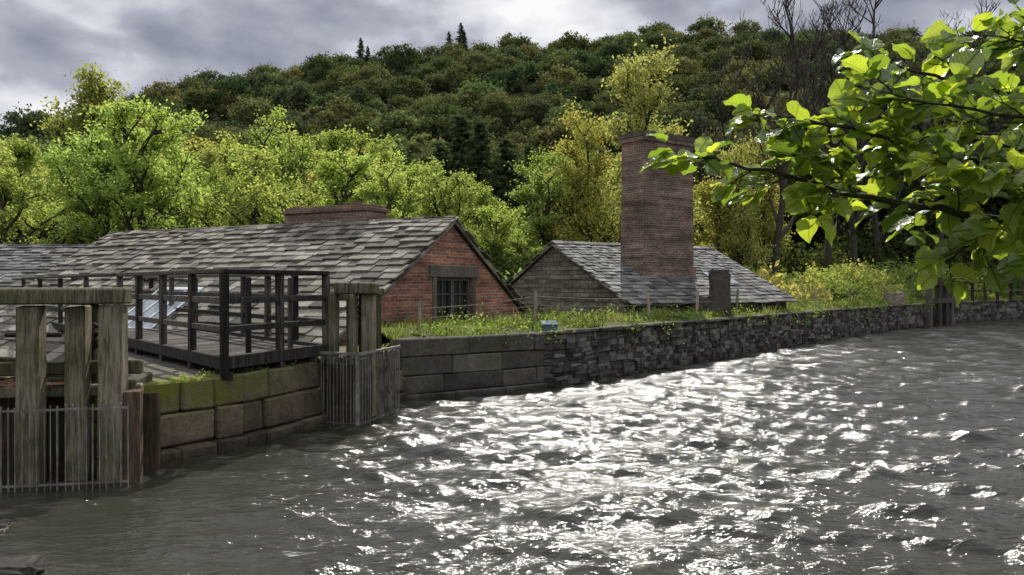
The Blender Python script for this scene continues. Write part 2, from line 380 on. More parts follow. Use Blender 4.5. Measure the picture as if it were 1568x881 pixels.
for i in range(nb):
    s=LEN*.97*random.random()**1.4; o=R(.12,2.9)
    x,y,z=bank_pt(s,o); c=noise.noise((x*1.3,y*1.3,3)); c2=noise.noise((x*.45,y*.45,9))
    if c+c2*.6<-.02 and random.random()<.85: continue
    hh=R(.04,.12)*(1+1.8*max(0,c))*(2.0 if c2>.3 else 1)*(1.8 if random.random()<.05 else 1)
    wd=.009+.0005*y; an=R(0,6.28); lx,ly=R(-.6,.6)*hh,R(-.6,.6)*hh
    bv+=[(x-math.cos(an)*wd,y-math.sin(an)*wd,z-.03),(x+math.cos(an)*wd,y+math.sin(an)*wd,z-.03),(x+lx,y+ly,z+hh)]
f=np.arange(len(bv)).reshape(-1,3)
link('grass',np_mesh('grass',bv,f,None,[M['grassb']]))
cs=[];cd_=[]
for i in range(380):
    s=LEN*.8*random.random()**1.3+.3; o=R(-.12,.5) if random.random()<.5 else R(.5,2.8); x,y,z=bank_pt(s,max(o,0)); 
    if o<0: p,d=poly_at(WL,s); x,y=p.x-d.y*o,p.y+d.x*o; z=R(.7,1.12)
    rr=R(.07,.26)*(1+y*.012); (cs if random.random()<.55 else cd_).append(np.array([x,y,z+rr*.35])+RNG.normal(size=(55,3))*np.array([rr,rr,rr*.8])*.6)
v,f=quads(np.concatenate(cs),.07,RNG); link('bank_weeds',np_mesh('bank_weeds',v,f,None,[M['leafA']]))
v,f=quads(np.concatenate(cd_),.07,RNG); link('bank_weeds',np_mesh('bank_weeds',v,f,None,[M['leafD']]))
v,f=quads(np.array([[*bank_pt(R(2,26),R(.3,2.4))] for _ in range(160)])+np.array([0,0,.2]),.045,RNG); link('wild_flowers',np_mesh('wild_flowers',v,f,None,[M['flower']]))

# ---------------------------------------------------------------- slate roofs
def slate_slope(mb,A,u,L,d,run,tan,ex0,ex1,w0,w1,th=.04,over=.12,mi=0):
    A=Vector(A);u=Vector((*u,0)).normalized();d=Vector((*d,0)).normalized()
    Sv=(d-V(0,0,tan)).normalized(); N=u.cross(Sv); 
    if N.z<0: N=-N
    tot=run*math.sqrt(1+tan*tan); q=0; rows=[]
    while q<tot: 
        e=ex0+(ex1-ex0)*q/tot; rows.append((q,e)); q+=e
    mb.box(A-u*over*.5-N*.10,u*(L+over),Sv*tot,N*.08,1)
    for q,e in rows:
        x=-over+R(-.1,.1); 
        while x<L+over:
            ww=min(R(w0,w1)*(.7+.5*q/tot),L+over-x+.08)
            sag=.04*math.sin(x*.7+q*.3)+.015*math.sin(x*1.9)
            lo=q+e+R(-.012,.012); ln=e*1.35; t2=th*R(.75,1.25)
            O=A+u*x+Sv*lo+N*(t2*.9+sag*.4+R(0,.007))
            back=-Sv*ln-N*(t2*.95)
            mb.box(O,u*(ww-.012)+N*R(-.004,.004),back,N*t2,mi,.004)
            x+=ww
def ridge_caps(mb,A,u,L,mi=0,w=.2,tan=.6):
    A=Vector(A);u=Vector((*u,0)).normalized();s=V(-u.y,u.x,0); x=-.1
    while x<L+.1:
        l=min(R(.45,.6),L+.12-x)
        for sg in (1,-1):
            sv=(s*sg-V(0,0,tan)).normalized()*w; n=V(0,0,.045)
            mb.box(A+u*x+V(0,0,.05+R(0,.015)),u*(l-.012),sv,n,mi,.005)
        x+=l
AP=V(-1.47,20,3.77); u1=(-.878,.477); v1=V(.477,.878,0); U1=V(*u1,0); T1=.62; L1=12.8
mill=empty('brick_mill_building')
mb=MB(); slate_slope(mb,AP,u1,L1,(-.477,-.878),5.3,T1,.24,.36,.3,.62,.055)
slate_slope(mb,AP,u1,L1,(.477,.878),4.5,T1,.3,.36,.3,.6); ridge_caps(mb,AP,u1,L1); 
mb.obj('roof',[M['slate'],M['deck']],mill,bevel=.006)
def gp(s,z,o=0): return AP+v1*s-U1*o+V(0,0,z-3.77)
def zr(s): return 3.77-T1*abs(s)-.1
mb=MB()
for P in ([(-5.1,-1.6),(-.69,-1.6),(-.69,zr(.69)),(-5.1,zr(5.1))],[(.92,-1.6),(4.25,-1.6),(4.25,zr(4.25)),(.92,zr(.92))],
          [(-.69,-1.6),(.92,-1.6),(.92,1.21),(-.69,1.21)],[(-.69,2.36),(.92,2.36),(.92,zr(.92)),(0,zr(0)),(-.69,zr(.69))]):
    mb.face([gp(a,b) for a,b in P])
for s_ in (-5.1,4.25):
    a=gp(s_,-1.6);b=a+U1*L1; mb.face([a,b,b+V(0,0,zr(s_)+1.6),a+V(0,0,zr(s_)+1.6)])
e=U1*L1; mb.face([gp(-5.1,-1.6)+e,gp(4.25,-1.6)+e,gp(4.25,zr(4.25))+e,gp(0,zr(0))+e,gp(-5.1,zr(5.1))+e])
rv=[(-.69,1.21),(.92,1.21),(.92,2.36),(-.69,2.36)]
for i in range(4):
    a,b=rv[i],rv[(i+1)%4]; mb.face([gp(*a),gp(*b),gp(*b,-.22),gp(*a,-.22)])
mb.obj('walls',[M['brick']],mill)
mb=MB()
def gbox(s0,s1,z0,z1,o0,o1,mi=0,m=mb,j=0): m.box(gp(s0,z0,o0),v1*(s1-s0),V(0,0,z1-z0),-U1*(o1-o0),mi,j)
gbox(-1.0,1.2,2.363,2.64,-.05,.05); gbox(-.86,1.08,1.08,1.207,-.05,.09); gbox(-.86,-.693,1.21,2.36,-.05,.03);gbox(.923,1.08,1.21,2.36,-.05,.03)
mb.obj('window_surround',[M['ashlar']],mill,bevel=.01)
mb=MB(); g=lambda *a:gbox(*a,0,mb)
g(-.69,.92,2.28,2.357,-.14,-.06);g(-.69,.92,1.213,1.29,-.14,-.06);g(-.687,-.61,1.29,2.28,-.14,-.06);g(.84,.917,1.29,2.28,-.14,-.06);g(.03,.17,1.29,2.28,-.14,-.05)
for a_,b_ in ((-.61,.03),(.17,.84)):
    m_=(a_+b_)/2; g(m_-.018,m_+.018,1.29,2.28,-.13,-.09); 
    for z_ in (1.62,1.95): g(a_,b_,z_-.015,z_+.015,-.128,-.088)
mb.obj('window_frame',[M['winp']],mill)
mb=MB(); mb.face([gp(-.69,1.21,-.12),gp(.92,1.21,-.12),gp(.92,2.36,-.12),gp(-.69,2.36,-.12)]); mb.obj('window_glass',[M['glass']],mill)
mb=MB()
for sg,rn in ((-1,5.2),(1,4.45)):
    q=.0
    while q<rn:
        l=min(R(.35,.55),rn-q); a=gp(sg*q,3.77-T1*q-.09,.0); b=gp(sg*(q+l-.01),3.77-T1*(q+l-.01)-.09,.0)
        mb.box(a,b-a,-U1*.10,V(0,0,.085),0,.005); q+=l
mb.obj('verge_stones',[M['slate']],mill,bevel=.008)
mb=MB()
def rp(t,s,z): return V(AP.x+U1.x*t+v1.x*s,AP.y+U1.y*t+v1.y*s,z)
mb.box(rp(2.6,-.05,3.3),U1*2.85,v1*.85,V(0,0,.82)); mb.box(rp(2.54,-.11,4.123),U1*2.97,v1*.97,V(0,0,.09)); mb.box(rp(2.6,-.05,4.216),U1*2.85,v1*.85,V(0,0,.07))
for k in range(12): mb.box(rp(2.6+R(0,2.5),R(-.03,.5),4.284),U1*R(.15,.35),v1*R(.15,.25),V(0,0,R(.02,.08)),0,.012)
mb.obj('chimney',[M['stack']],mill,bevel=.01)
Sd=(-v1-V(0,0,T1)).normalized(); N1=V(-.477*T1,-.878*T1,1).normalized()
def roofpt(t,s): return AP+U1*t-v1*s-V(0,0,T1*s)
mb=MB(); A0=roofpt(5.25,3.0)+N1*.09
Lk=1.6
mb.box(A0+N1*.03,U1*1.55,Sd*Lk,N1*.025,1)
for x_ in (0,.49,.98,1.49): mb.box(A0+U1*x_+N1*.0,U1*.06,Sd*Lk,N1*.075,0)
mb.box(A0-Sd*.12,U1*1.55,Sd*.117,N1*.09,0); mb.box(A0+Sd*(Lk+.003),U1*1.55,Sd*.16,N1*.07,0)
mb.obj('skylight',[M['lead'],M['skyglass']],mill)

A2=V(1.44,28.1,3.59); u2=V(.819,.574,0); v2=V(.574,-.819,0); T2=.52; L2=7.9
ws=empty('stone_workshop')
mb=MB(); slate_slope(mb,A2,u2.xy,L2,v2.xy,3.75,T2,.19,.26,.24,.42,.035); slate_slope(mb,A2,u2.xy,L2,(-v2).xy,2.9,T2,.2,.26,.25,.4,.025); ridge_caps(mb,A2,u2.xy,L2,tan=.5)
mb.obj('roof',[M['slate2'],M['deck']],ws,bevel=.004)
mb=MB()
def hp(t,s,z): return V(A2.x+u2.x*t+v2.x*s,A2.y+u2.y*t+v2.y*s,z)
for t_ in (0,L2):
    mb.face([hp(t_,3.6,-1.5),hp(t_,-2.75,-1.5),hp(t_,-2.75,3.5-T2*2.75),hp(t_,0,3.5),hp(t_,3.6,3.5-T2*3.6)])
for s_ in (3.6,-2.75):
    z_=3.5-T2*abs(s_); mb.face([hp(0,s_,-1.5),hp(L2,s_,-1.5),hp(L2,s_,z_),hp(0,s_,z_)])
mb.obj('walls',[M['rubble']],ws)
mb=MB()
for sg,rn in ((1,3.75),(-1,2.9)):
    q=0
    while q<rn:
        l=min(R(.3,.5),rn-q); a=hp(-.09,sg*q,3.59-T2*q-.07); b=hp(-.09,sg*(q+l-.01),3.59-T2*(q+l-.01)-.07); mb.box(a,b-a,u2*.09,V(0,0,.075),0,.004); q+=l
mb.obj('verge_stones',[M['slate']],ws,bevel=.006)
mb=MB()
mb.box(hp(5.2,2.0,3.59-T2*2.0+.06),u2*1.1,(v2-V(0,0,T2))*.8,V(0,0,.03)); mb.obj('roof_glint_sheet',[M['skyglass']],ws)  # pale sheet laid on the slates, painted in for a bright reflection
mb=MB(); C=V(4.41,27.44,0); 
def lvl(z,gr): return [C+v2*gr-u2*gr+V(0,0,z), C+v2*gr+u2*(2.45+gr)+V(0,0,z), C-v2*(1.12+gr)+u2*(2.45+gr)+V(0,0,z), C-v2*(1.12+gr)-u2*gr+V(0,0,z)]
def ring(z0,g0,z1,g1,top=False,mi=0):
    a,b=lvl(z0,g0),lvl(z1,g1)
    for i in range(4): mb.face([a[i],a[(i+1)%4],b[(i+1)%4],b[i]],mi)
    if top: mb.face(b,mi)
def ledge(z,g0,g1,mi=0):
    a,b=lvl(z,g0),lvl(z,g1)
    for i in range(4): mb.face([a[i],a[(i+1)%4],b[(i+1)%4],b[i]],mi)
ring(.5,.10,2.75,.06); ledge(2.75,.06,.0); ring(2.75,.0,7.05,-.03); ledge(7.05,-.03,.015); ring(7.05,.015,7.2,.015); ledge(7.2,.015,.04,1);ring(7.2,.04,7.36,.03,False,1); 
ledge(7.36,.03,-.24,1); ring(7.36,-.24,6.9,-.24,True,1)
for k in range(16): 
    x_=R(0,2.3); mb.box(C+u2*x_-v2*R(.02,.25)+V(0,0,7.355),u2*R(.12,.3),-v2*R(.12,.2),V(0,0,R(.02,.07)),1,.01)
mb.obj('brick_chimney_stack',[M['stack'],M['ashlar']],ws)

sh=empty('slate_roofed_shed'); A3=V(-13.6,30,3.57); u3=V(-.997,.07,0); v3=V(-.07,-.997,0)
mb=MB(); slate_slope(mb,A3,u3.xy,15,v3.xy,5.2,.55,.2,.3,.3,.55,.04); slate_slope(mb,A3,u3.xy,15,(-v3).xy,5,.55,.3,.4,.4,.6,.03); ridge_caps(mb,A3,u3.xy,15)
mb.obj('roof',[M['slate2'],M['deck']],sh)
mb=MB()
for t_ in (0,15):
    c=A3+u3*t_; mb.face([V(*(c+v3*4.9).xy,-1.5),V(*(c-v3*4.9).xy,-1.5),V(*(c-v3*4.9).xy,.8),V(*c.xy,3.47),V(*(c+v3*4.9).xy,.8)])
for s_ in (4.9,-4.9):
    a=A3+v3*s_; b=a+u3*15; mb.face([V(*a.xy,-1.5),V(*b.xy,-1.5),V(*b.xy,.8),V(*a.xy,.8)])
mb.obj('walls',[M['rubble']],sh)

# ---------------------------------------------------------------- stone pier
pier=empty('stone_pier'); PP=[(-4.75,9.35),(-4.44,9.8),(-3.64,11.0),(-2.99,12.75),(-2.7,14.2),(-2.05,15.35)]
mb=MB()
def pcourse(z0,z1,lmin,lmax,o):
    for i in range(0,len(PP)-1):
        a,b=Vector(PP[i]),Vector(PP[i+1]); L=(b-a).length; wall_course(mb,0,L,z0,z1,lmin,lmax,.45,.035,o,[tuple(a),tuple(b)],.014)
for z0,z1,o in ((-.7,.18,.12),(.18,.6,.05),(.6,1.0,.01)): pcourse(z0,z1,.4,1.1,o)
mb.obj('stone_blocks',[M['pier']],pier,bevel=.03)
mb=MB(); top=[(-4.72,9.8),(-3.95,11.15),(-3.3,12.85),(-3.0,14.3),(-2.4,15.5),(-3.4,17.2),(-5.5,15.5),(-7.5,15.5),(-6.6,12.5),(-5.4,10.5)]
mb.face([(x,y,.975) for x,y in top]); 
for i in range(len(top)):
    a,b=top[i],top[(i+1)%len(top)]; mb.face([(a[0],a[1],-1.2),(b[0],b[1],-1.2),(b[0],b[1],.975),(a[0],a[1],.975)])
mb.obj('pier_core',[M['ashlar']],pier)
cs=[]
for i in range(26):
    p,d=poly_at(PP,R(.4,6.5)); rr=R(.05,.14); cs.append(np.array([p.x-d.y*R(.02,.3),p.y+d.x*R(.02,.3),1.0])+np.abs(RNG.normal(size=(40,3)))*np.array([rr,rr,rr*.8])*RNG.choice([-1,1],size=(40,3))*np.array([1,1,.7]))
v,f=quads(np.concatenate(cs),.045,RNG); link('pier_moss_tufts',np_mesh('pier_moss_tufts',v,f,None,[M['leafA']]),parent=pier)

# ---------------------------------------------------------------- footbridge railings
fb=empty('timber_footbridge'); mb=MB()
B0=V(-3.79,10.75,0); BL=V(-7.3,15.2,0); BR=V(-2.95,12.95,0); dirL=(BL-B0).normalized(); BF=BR+dirL*20
def rail_run(a,b,ts,top=2.37,mid=(1.98,1.6),base=1.22,pw=.10):
    d=(b-a); L=d.length; ang=math.atan2(d.y,d.x)
    mb.beam(a+V(0,0,top),b+V(0,0,top),.14,.06,j=.008)
    for m in mid: mb.beam(a+V(0,0,m),b+V(0,0,m),.045,.085,j=.006)
    mb.beam(a+V(0,0,base-.06),b+V(0,0,base-.06),.12,.17)
    for t_ in ts:
        p=a+d*t_; mb.post(p.x,p.y,.95,top-.032,pw,pw,ang,0,.006)
rail_run(B0,BL,[0,.24,.5,.76,1]); rail_run(B0,BR,[.5,1.0])
rail_run(BR,BF,[.06,.12,.18,.24,.33,.42,.51,.6,.69,.78,.87,.96],mid=(1.98,1.6)); rail_run(BL,BL+dirL*12,[.25,.5,.75,1])
for t_ in (.3,.72): 
    p=B0+(BR-B0)*t_; mb.post(p.x-.25,p.y+.32,1.0,2.3,.07,.07,.6)
mb.beam(B0+V(.05,0,.98),B0+V(-.05,.3,.98),.12,.1)
W=(BR-B0)
for i in range(60):
    a=B0+dirL*(i*.2+.05)+W*.02+V(0,0,1.16); mb.beam(a,a+W*.96,.18,.05,j=.004)
for k in (.15,.85): mb.beam(B0+W*k+V(0,0,1.03),B0+W*k+dirL*13+V(0,0,1.03),.15,.2)
mb.obj('railings_and_deck',[M['darkwood']],fb,bevel=.008)

# ---------------------------------------------------------------- left sluice
sl=empty('sluice_gate'); mb=MB()
for x,y,w_,zt,zb in ((-5.29,8.97,.25,1.96,-.5),(-4.47,9.14,.26,1.96,-.5),(-4.93,9.25,.22,1.95,-.5),(-6.45,8.75,.26,1.96,-.5),(-5.3,10.3,.2,1.95,-.3)): mb.post(x,y,zb,zt,w_,.24,.2,0,.014)
mb.beam((-7.3,8.52,2.06),(-4.30,9.17,2.06),.30,.18,j=.014)
mb.beam((-6.9,9.6,2.02),(-4.95,10.3,2.02),.2,.14)
for z_,h_ in ((1.24,.16),(.98,.13)): mb.beam((-7.2,8.95,z_),(-4.3,9.5,z_),.12,h_,j=.008)
mb.beam((-4.40,9.3,1.02),(-4.62,10.3,1.02),.16,.14)
for x_ in (-5.9,-5.5,-5.1): mb.beam((x_,9.2,1.12),(x_-.2,10.4,1.12),.28,.05,j=.01)
mb.obj('timber_frame',[M['wood']],sl,bevel=.02)
mb=MB()
x=-7.2
while x<-4.35:
    y=8.98+(x+7.2)*.21+.12; mb.box((x,y,-.6),(.19,.04,0),(0,.06,0),(0,0,1.5),0,.006); x+=.2
mb.post(-4.27,9.2,-.5,1.0,.17,.25,.3)
mb.obj('gate_boards',[M['redwood']],sl,bevel=.008)
def bars(mb,a,b,z0,z1,sp,r):
    a,b=Vector(a),Vector(b); n=int((b-a).length/sp)
    for i in range(n+1):
        p=a+(b-a)*(i/n); mb.post(p.x+R(-.008,.008),p.y,z0,z1+R(-.012,.012),r*1.1,r*2.4,math.atan2((b-a).y,(b-a).x),0,.004)
    for z in (z1-.05,z0+.55): mb.beam(V(a.x,a.y,z)+V(0,.03,0),V(b.x,b.y,z)+V(0,.03,0),.012,.025)
mb=MB(); bars(mb,(-7.2,8.22),(-4.18,8.86),-.5,.90,.068,.0085); mb.obj('debris_screen',[M['steel']],sl)
mb=MB()
for cx,cy in ((-5.6,9.35),(-5.03,9.6),(-6.7,9.1)):
    mb.beam((cx,cy,.6),(cx,cy,1.9),.06,.05); 
    for k in range(16): mb.beam((cx-.0,cy-.045,1.2+k*.042),(cx,cy-.005,1.2+k*.042),.06,.02)
    for zc,rr in ((1.62,.12),(1.5,.07)):
        ring_=[(cx+.12+rr*math.cos(q*.628),cy-.08,zc+rr*math.sin(q*.628)) for q in range(11)]; mb.tube(ring_,[.02]*11,6)
        for q in range(3): mb.beam((cx+.12-rr*math.cos(q*1.05),cy-.08,zc-rr*math.sin(q*1.05)),(cx+.12+rr*math.cos(q*1.05),cy-.08,zc+rr*math.sin(q*1.05)),.015,.02)
    mb.tube([(cx-.15,cy-.08,1.62),(cx+.45,cy-.02,1.62)],[.03,.03],8); mb.beam((cx+.12,cy-.08,1.2),(cx+.12,cy-.08,1.66),.09,.06)
mb.obj('winding_gear',[M['iron']],sl)

# ---------------------------------------------------------------- second sluice with box screen
s2=empty('sluice_gate'); mb=MB()
for x,y,w_,zt in ((-2.86,13.0,.17,2.06),(-2.50,12.85,.09,2.04),(-2.27,12.95,.2,2.05),(-2.66,13.55,.14,2.0),(-2.28,13.7,.14,2.0)): mb.post(x,y,.1,zt,w_,.17,-.2,0,.008)
mb.beam((-2.78,12.95,2.13),(-2.13,12.88,2.13),.28,.17,j=.01); mb.beam((-2.75,13.55,2.07),(-2.15,13.7,2.07),.16,.12); mb.beam((-2.86,13.05,2.0),(-2.66,13.5,2.0),.1,.12)
mb.obj('timber_frame',[M['wood']],s2,bevel=.016)
mb=MB(); bars(mb,(-2.98,12.72),(-2.36,12.42),-.5,1.1,.058,.0085); bars(mb,(-2.34,12.42),(-1.93,13.92),-.5,1.1,.08,.010)
mb.beam((-2.98,12.70,1.13),(-2.34,12.40,1.13),.05,.04); mb.beam((-2.33,12.41,1.13),(-1.92,13.93,1.13),.05,.04); mb.post(-2.35,12.41,-.5,1.15,.05,.05)
mb.obj('box_screen',[M['steel']],s2)
mb=MB(); mb.box((-2.93,12.82,-.5),(.57,-.26,0),(0,.05,0),(0,0,1.45)); mb.box((-2.42,12.6,-.5),(.38,1.33,0),(-.05,0,0),(0,0,1.45)); mb.obj('gate_boards',[M['redwood']],s2)
mb=MB(); mb.beam((-2.42,13.05,.8),(-2.42,13.05,2.05),.06,.04)
for k in range(18): mb.beam((-2.42,13.0,1.25+k*.042),(-2.42,13.03,1.25+k*.042),.06,.02)
rr=.1; mb.tube([(-2.4+rr*math.cos(q*.628),12.96,1.75+rr*math.sin(q*.628)) for q in range(11)],[.022]*11,6); mb.tube([(-2.6,12.98,1.75),(-2.3,12.98,1.75)],[.03,.03],8)
mb.obj('winding_gear',[M['iron']],s2)

# ---------------------------------------------------------------- wire fence, stones, small box, far sluice
wf=empty('wire_fence'); mb=MB(); tops=[]
for s_,h_ in ((.9,.5),(4.2,.72),(9.6,.62),(12.6,.65),(15.6,.7),(19.4,.65),(23.5,.7),(28,.7),(33,.7),(38.5,.7),(45,.7)):
    x,y,z=bank_pt(s_,1.0); tl=R(-.06,.06); mb.box((x-.035,y-.03,z-.2),(.07,0,0),(0,.06,0),(tl,0,h_+.25),0,.004); tops.append(V(x+tl,y,z+h_))
mb.obj('stakes',[M['fence']],wf)
mb=MB()
for dz in (.06,.26):
    for a,b in zip(tops[:-1],tops[1:]):
        m=(a+b)/2-V(0,0,.05+dz); mb.tube([a-V(0,0,dz),m+V(0,0,.0),b-V(0,0,dz)],[.006]*3,4)
mb.obj('wires',[M['fence']],wf)
mb=MB(); x,y,z=bank_pt(3.9,.25); 
mb.box((x-.16,y-.1,z-.05),(.3,.08,0),(-.05,.2,0),(0,0,.22)); mb.box((x-.19,y-.13,z+.173),(.36,.09,.0),(-.06,.25,.08),(0,0,.025)); mb.obj('utility_box',[M['boxp']],bevel=.006)
def rock(name,loc,sx,sy,sz,seed,mat,e=.55,am=1.):
    import bmesh
    bm=bmesh.new(); bmesh.ops.create_icosphere(bm,subdivisions=4,radius=1)
    for v in bm.verts:
        c=v.co; p=V(*(math.copysign(abs(k)**e,k) for k in c)); p*=1+am*(.22*noise.noise(c*1.4+V(seed,0,0))+.13*noise.noise(c*4+V(seed,0,0))+.05*noise.noise(c*11)); v.co=V(p.x*sx,p.y*sy,p.z*sz)
    me=bpy.data.meshes.new(name); bm.to_mesh(me); bm.free(); me.materials.append(mat); return link(name,me,loc,R(-.3,.3))
rock('standing_stone',(6.62,26.0,1.92),.34,.22,.72,3,M['ashlar'],.35,1.1); rock('boulder',(6.15,26.1,1.5),.25,.25,.3,8,M['ashlar']); rock('boulder',(18.6,39.6,1.45),.4,.3,.36,5,M['sand']); rock('boulder',(-3.82,6.25,-.06),.24,.2,.14,11,M['ashlar']); rock('boulder',(-4.25,6.45,-.08),.2,.2,.12,14,M['ashlar'])
fs_=empty('sluice_gate'); mb=MB()
for q,zt in ((32.5,2.55),(33.6,2.45),(34.6,2.5),(31.0,2.3)):
    p,d=poly_at(WL,q+4.6); mb.post(p.x+d.y*.25,p.y-d.x*.25,-.4,zt,.26,.26,.7)
p,d=poly_at(WL,36.7);q_,_=poly_at(WL,39.7); o_=V(d.y*.25,-d.x*.25,0)
mb.beam(V(p.x,p.y,2.2)+o_,V(q_.x,q_.y,2.3)+o_,.25,.2); mb.beam(V(p.x,p.y,1.3)+o_,V(q_.x,q_.y,1.3)+o_,.25,.25)
for k in range(6): 
    a_,_=poly_at(WL,39.7+k*2); b_,_=poly_at(WL,41.7+k*2); mb.post(b_.x,b_.y,1,2.35,.12,.12); mb.beam((a_.x,a_.y,2.3),(b_.x,b_.y,2.3),.1,.1); mb.beam((a_.x,a_.y,1.8),(b_.x,b_.y,1.8),.06,.1)
mb.obj('timber_frame',[M['darkwood']],fs_)
mb=MB()
for i in range(22):
    x=R(-5.0,-4.2); y=R(6.6,7.6); x-=.25*(y-6.3); a=R(0,3.1); l=R(.05,.28); mb.tube([(x,y,.01),(x+math.cos(a)*l*.5,y+math.sin(a)*l*.5,.03),(x+math.cos(a)*l,y+math.sin(a)*l,.015)],[.005,.006,.003],5)
mb.obj('floating_twigs',[M['fence']])

# ---------------------------------------------------------------- trees
def make_tree(name,seed,H,leafmat,leaf=.2,per=60,limbs=10,spread=1.0,levels=3,bark='bark',sig=.24,low=.22,up=.35,barkr=.028,nsub=(5,4)):
    rnd=random.Random(seed); rng=np.random.default_rng(seed); mb=MB(); segs=[]
    def ru(a,b): return rnd.uniform(a,b)
    def grow(p,d,L,r,lev):
        n=4 if lev<2 else 3; pts=[p.copy()]; q=p.copy(); dd=d.copy()
        for i in range(n):
            dd=(dd+V(ru(-.28,.28),ru(-.28,.28),ru(-.15,.28)+ (up*.25 if lev>0 else .1))).normalized(); q=q+dd*(L/n); pts.append(q.copy())
        mb.tube(pts,[max(r*(1-.72*i/n),.008) for i in range(n+1)],7 if lev==0 else (5 if lev==1 else 3),0,False)
        if lev>=levels: segs.append(pts); return
        if lev==levels-1: segs.append(pts[-2:])
        k=limbs if lev==0 else nsub[min(lev-1,len(nsub)-1)]
        for i in range(k):
            t=(low+(1-low)*(i+ru(.1,.9))/k) if lev==0 else ru(.3,1.0)
            x=t*n; a=min(int(x),n-1); base=pts[a].lerp(pts[a+1],x-a)
            if lev==0:
                az=i*2.4+ru(-.5,.5); el=ru(.15,.6)+t*.75; c=V(math.cos(az)*math.cos(el),math.sin(az)*math.cos(el),math.sin(el)); l=H*ru(.26,.46)*spread*(1.12-.55*t)
            else:
                az=ru(0,6.28); c=(dd*.55+V(math.cos(az),math.sin(az),ru(-.35,.6))*.8).normalized(); l=L*ru(.42,.66)
            grow(base,c,l,r*(.5 if lev==0 else .52)*ru(.8,1.1),lev+1)
    grow(V(0,0,-.6),V(0,0,1),H*.78,H*barkr,0)
    nv=len(mb.v); V0=np.array(mb.v); F0=[f for f in mb.f]
    F0=np.array([f if len(f)==4 else f[:3]+(f[2],) for f in F0])
    if leafmat and per:
        cs=[]
        for s_ in segs:
            P=np.array([tuple(x) for x in s_]); k=rng.poisson(per*rng.uniform(.3,1.6)); i=rng.integers(0,len(P)-1,k); tt=rng.random((k,1)); c=P[i]*(1-tt)+P[i+1]*tt
            cs.append(c+rng.normal(size=(k,3))*sig*np.array([1,1,.7]))
        v,f=quads(np.concatenate(cs),leaf,rng,.3); v[:,2]=np.maximum(v[:,2],.1)
        me=np_mesh(name,np.concatenate([V0,v]),np.concatenate([F0,f+nv]),np.concatenate([np.zeros(len(F0)),np.ones(len(f))]),[M[bark],leafmat])
    else: me=np_mesh(name,V0,F0,None,[M[bark]])
    return me
TA=[make_tree('deciduous_tree_mesh',s,10,M['leafA'],leaf=.17,per=60,sig=.20,barkr=.032) for s in (11,12,13,14)]
TB=[make_tree('yellow_tree_mesh',s,10,M['leafB'],leaf=.17,per=58,spread=.85,sig=.24) for s in (21,22)]
TD=[make_tree('dark_tree_mesh',s,10,M['leafD'],leaf=.24,per=50,limbs=10,sig=.3) for s in (31,32)]
TN=[make_tree('bare_tree_mesh',s,10,None,levels=4,limbs=8,nsub=(5,4,4),spread=1.0,up=.9,low=.3,bark='twig',barkr=.015) for s in (41,42)]
TS=make_tree('airy_tree_mesh',55,10,M['leafB'],leaf=.14,per=44,limbs=12,spread=.75,up=.9,sig=.23,barkr=.018)
def shrub(seed,mat,n=90,per=50,leaf=.14):
    rng=np.random.default_rng(seed); cs=[]
    for i in range(n):
        d=rng.normal(size=3); d/=np.linalg.norm(d); d[2]=abs(d[2]); rr=rng.uniform(.5,1.2); c=d*rr*np.array([1.5,1.5,1.3]); cs.append(c+rng.normal(size=(per,3))*.15)
    c=np.concatenate(cs); c[:,2]=np.maximum(c[:,2],0); v,f=quads(c,leaf,rng,.2)
    mb=MB()
    for i in range(12):
        a=rng.uniform(0,6.28); mb.tube([(0,0,-.2),(math.cos(a)*.5,math.sin(a)*.5,.6),(math.cos(a)*1.1,math.sin(a)*1.1,1.1)],[.05,.03,.01],4,0,False)
    return np_mesh('shrub_mesh',np.concatenate([np.array(mb.v),v]),np.concatenate([np.array(mb.f),f+len(mb.v)]),np.concatenate([np.zeros(len(mb.f)),np.ones(len(f))]),[M['bark'],mat])
SH=[shrub(61,M['leafA']),shrub(62,M['leafA']),shrub(63,M['leafB'])]; SHD=shrub(64,M['leafD'])
def conifer(seed,H=14,W=3.2):
    rng=np.random.default_rng(seed); mb=MB(); mb.tube([(0,0,-.5),(0,0,H*.5),(0,0,H)],[.22,.13,.03],6,0,False); cs=[]
    z=H*.1
    while z<H*.98:
        k=7; L=W*(1-z/H)**.8*rng.uniform(.75,1.1)+.15
        for i in range(k):
            a=rng.uniform(0,6.28); e=np.array([math.cos(a)*L,math.sin(a)*L,z-.12*L+rng.uniform(-.3,.5)]); b=np.array([0,0,z+.2]); 
            mb.tube([tuple(b),tuple(e)],[.035,.01],3,0,False); n=int(26*L)+8; tt=rng.uniform(.15,1,(n,1)); cs.append(b*(1-tt)+e*tt+rng.normal(size=(n,3))*np.array([.2,.2,.13])*(.5+L*.25))
        z+=H*.032
    v,f=quads(np.concatenate(cs),.3,rng,.5)
    return np_mesh('conifer_mesh',np.concatenate([np.array(mb.v),v]),np.concatenate([np.array(mb.f),f+len(mb.v)]),np.concatenate([np.zeros(len(mb.f)),np.ones(len(f))]),[M['bark'],M['conif']])
CF=[conifer(71),conifer(72,14,4.2)]
def gz(x,y): return float(terrain(np.array([float(x)]),np.array([float(y)]))[0])
def place(name,me,x,y,H,wid=1.,base=10.,dz=0):
    g=gz(x,y); s=(H-g)/base; return link(name,me,(x,y,g-.1+dz),R(0,6.28),(s*wid*R(.92,1.1),s*wid*R(.92,1.1),s))
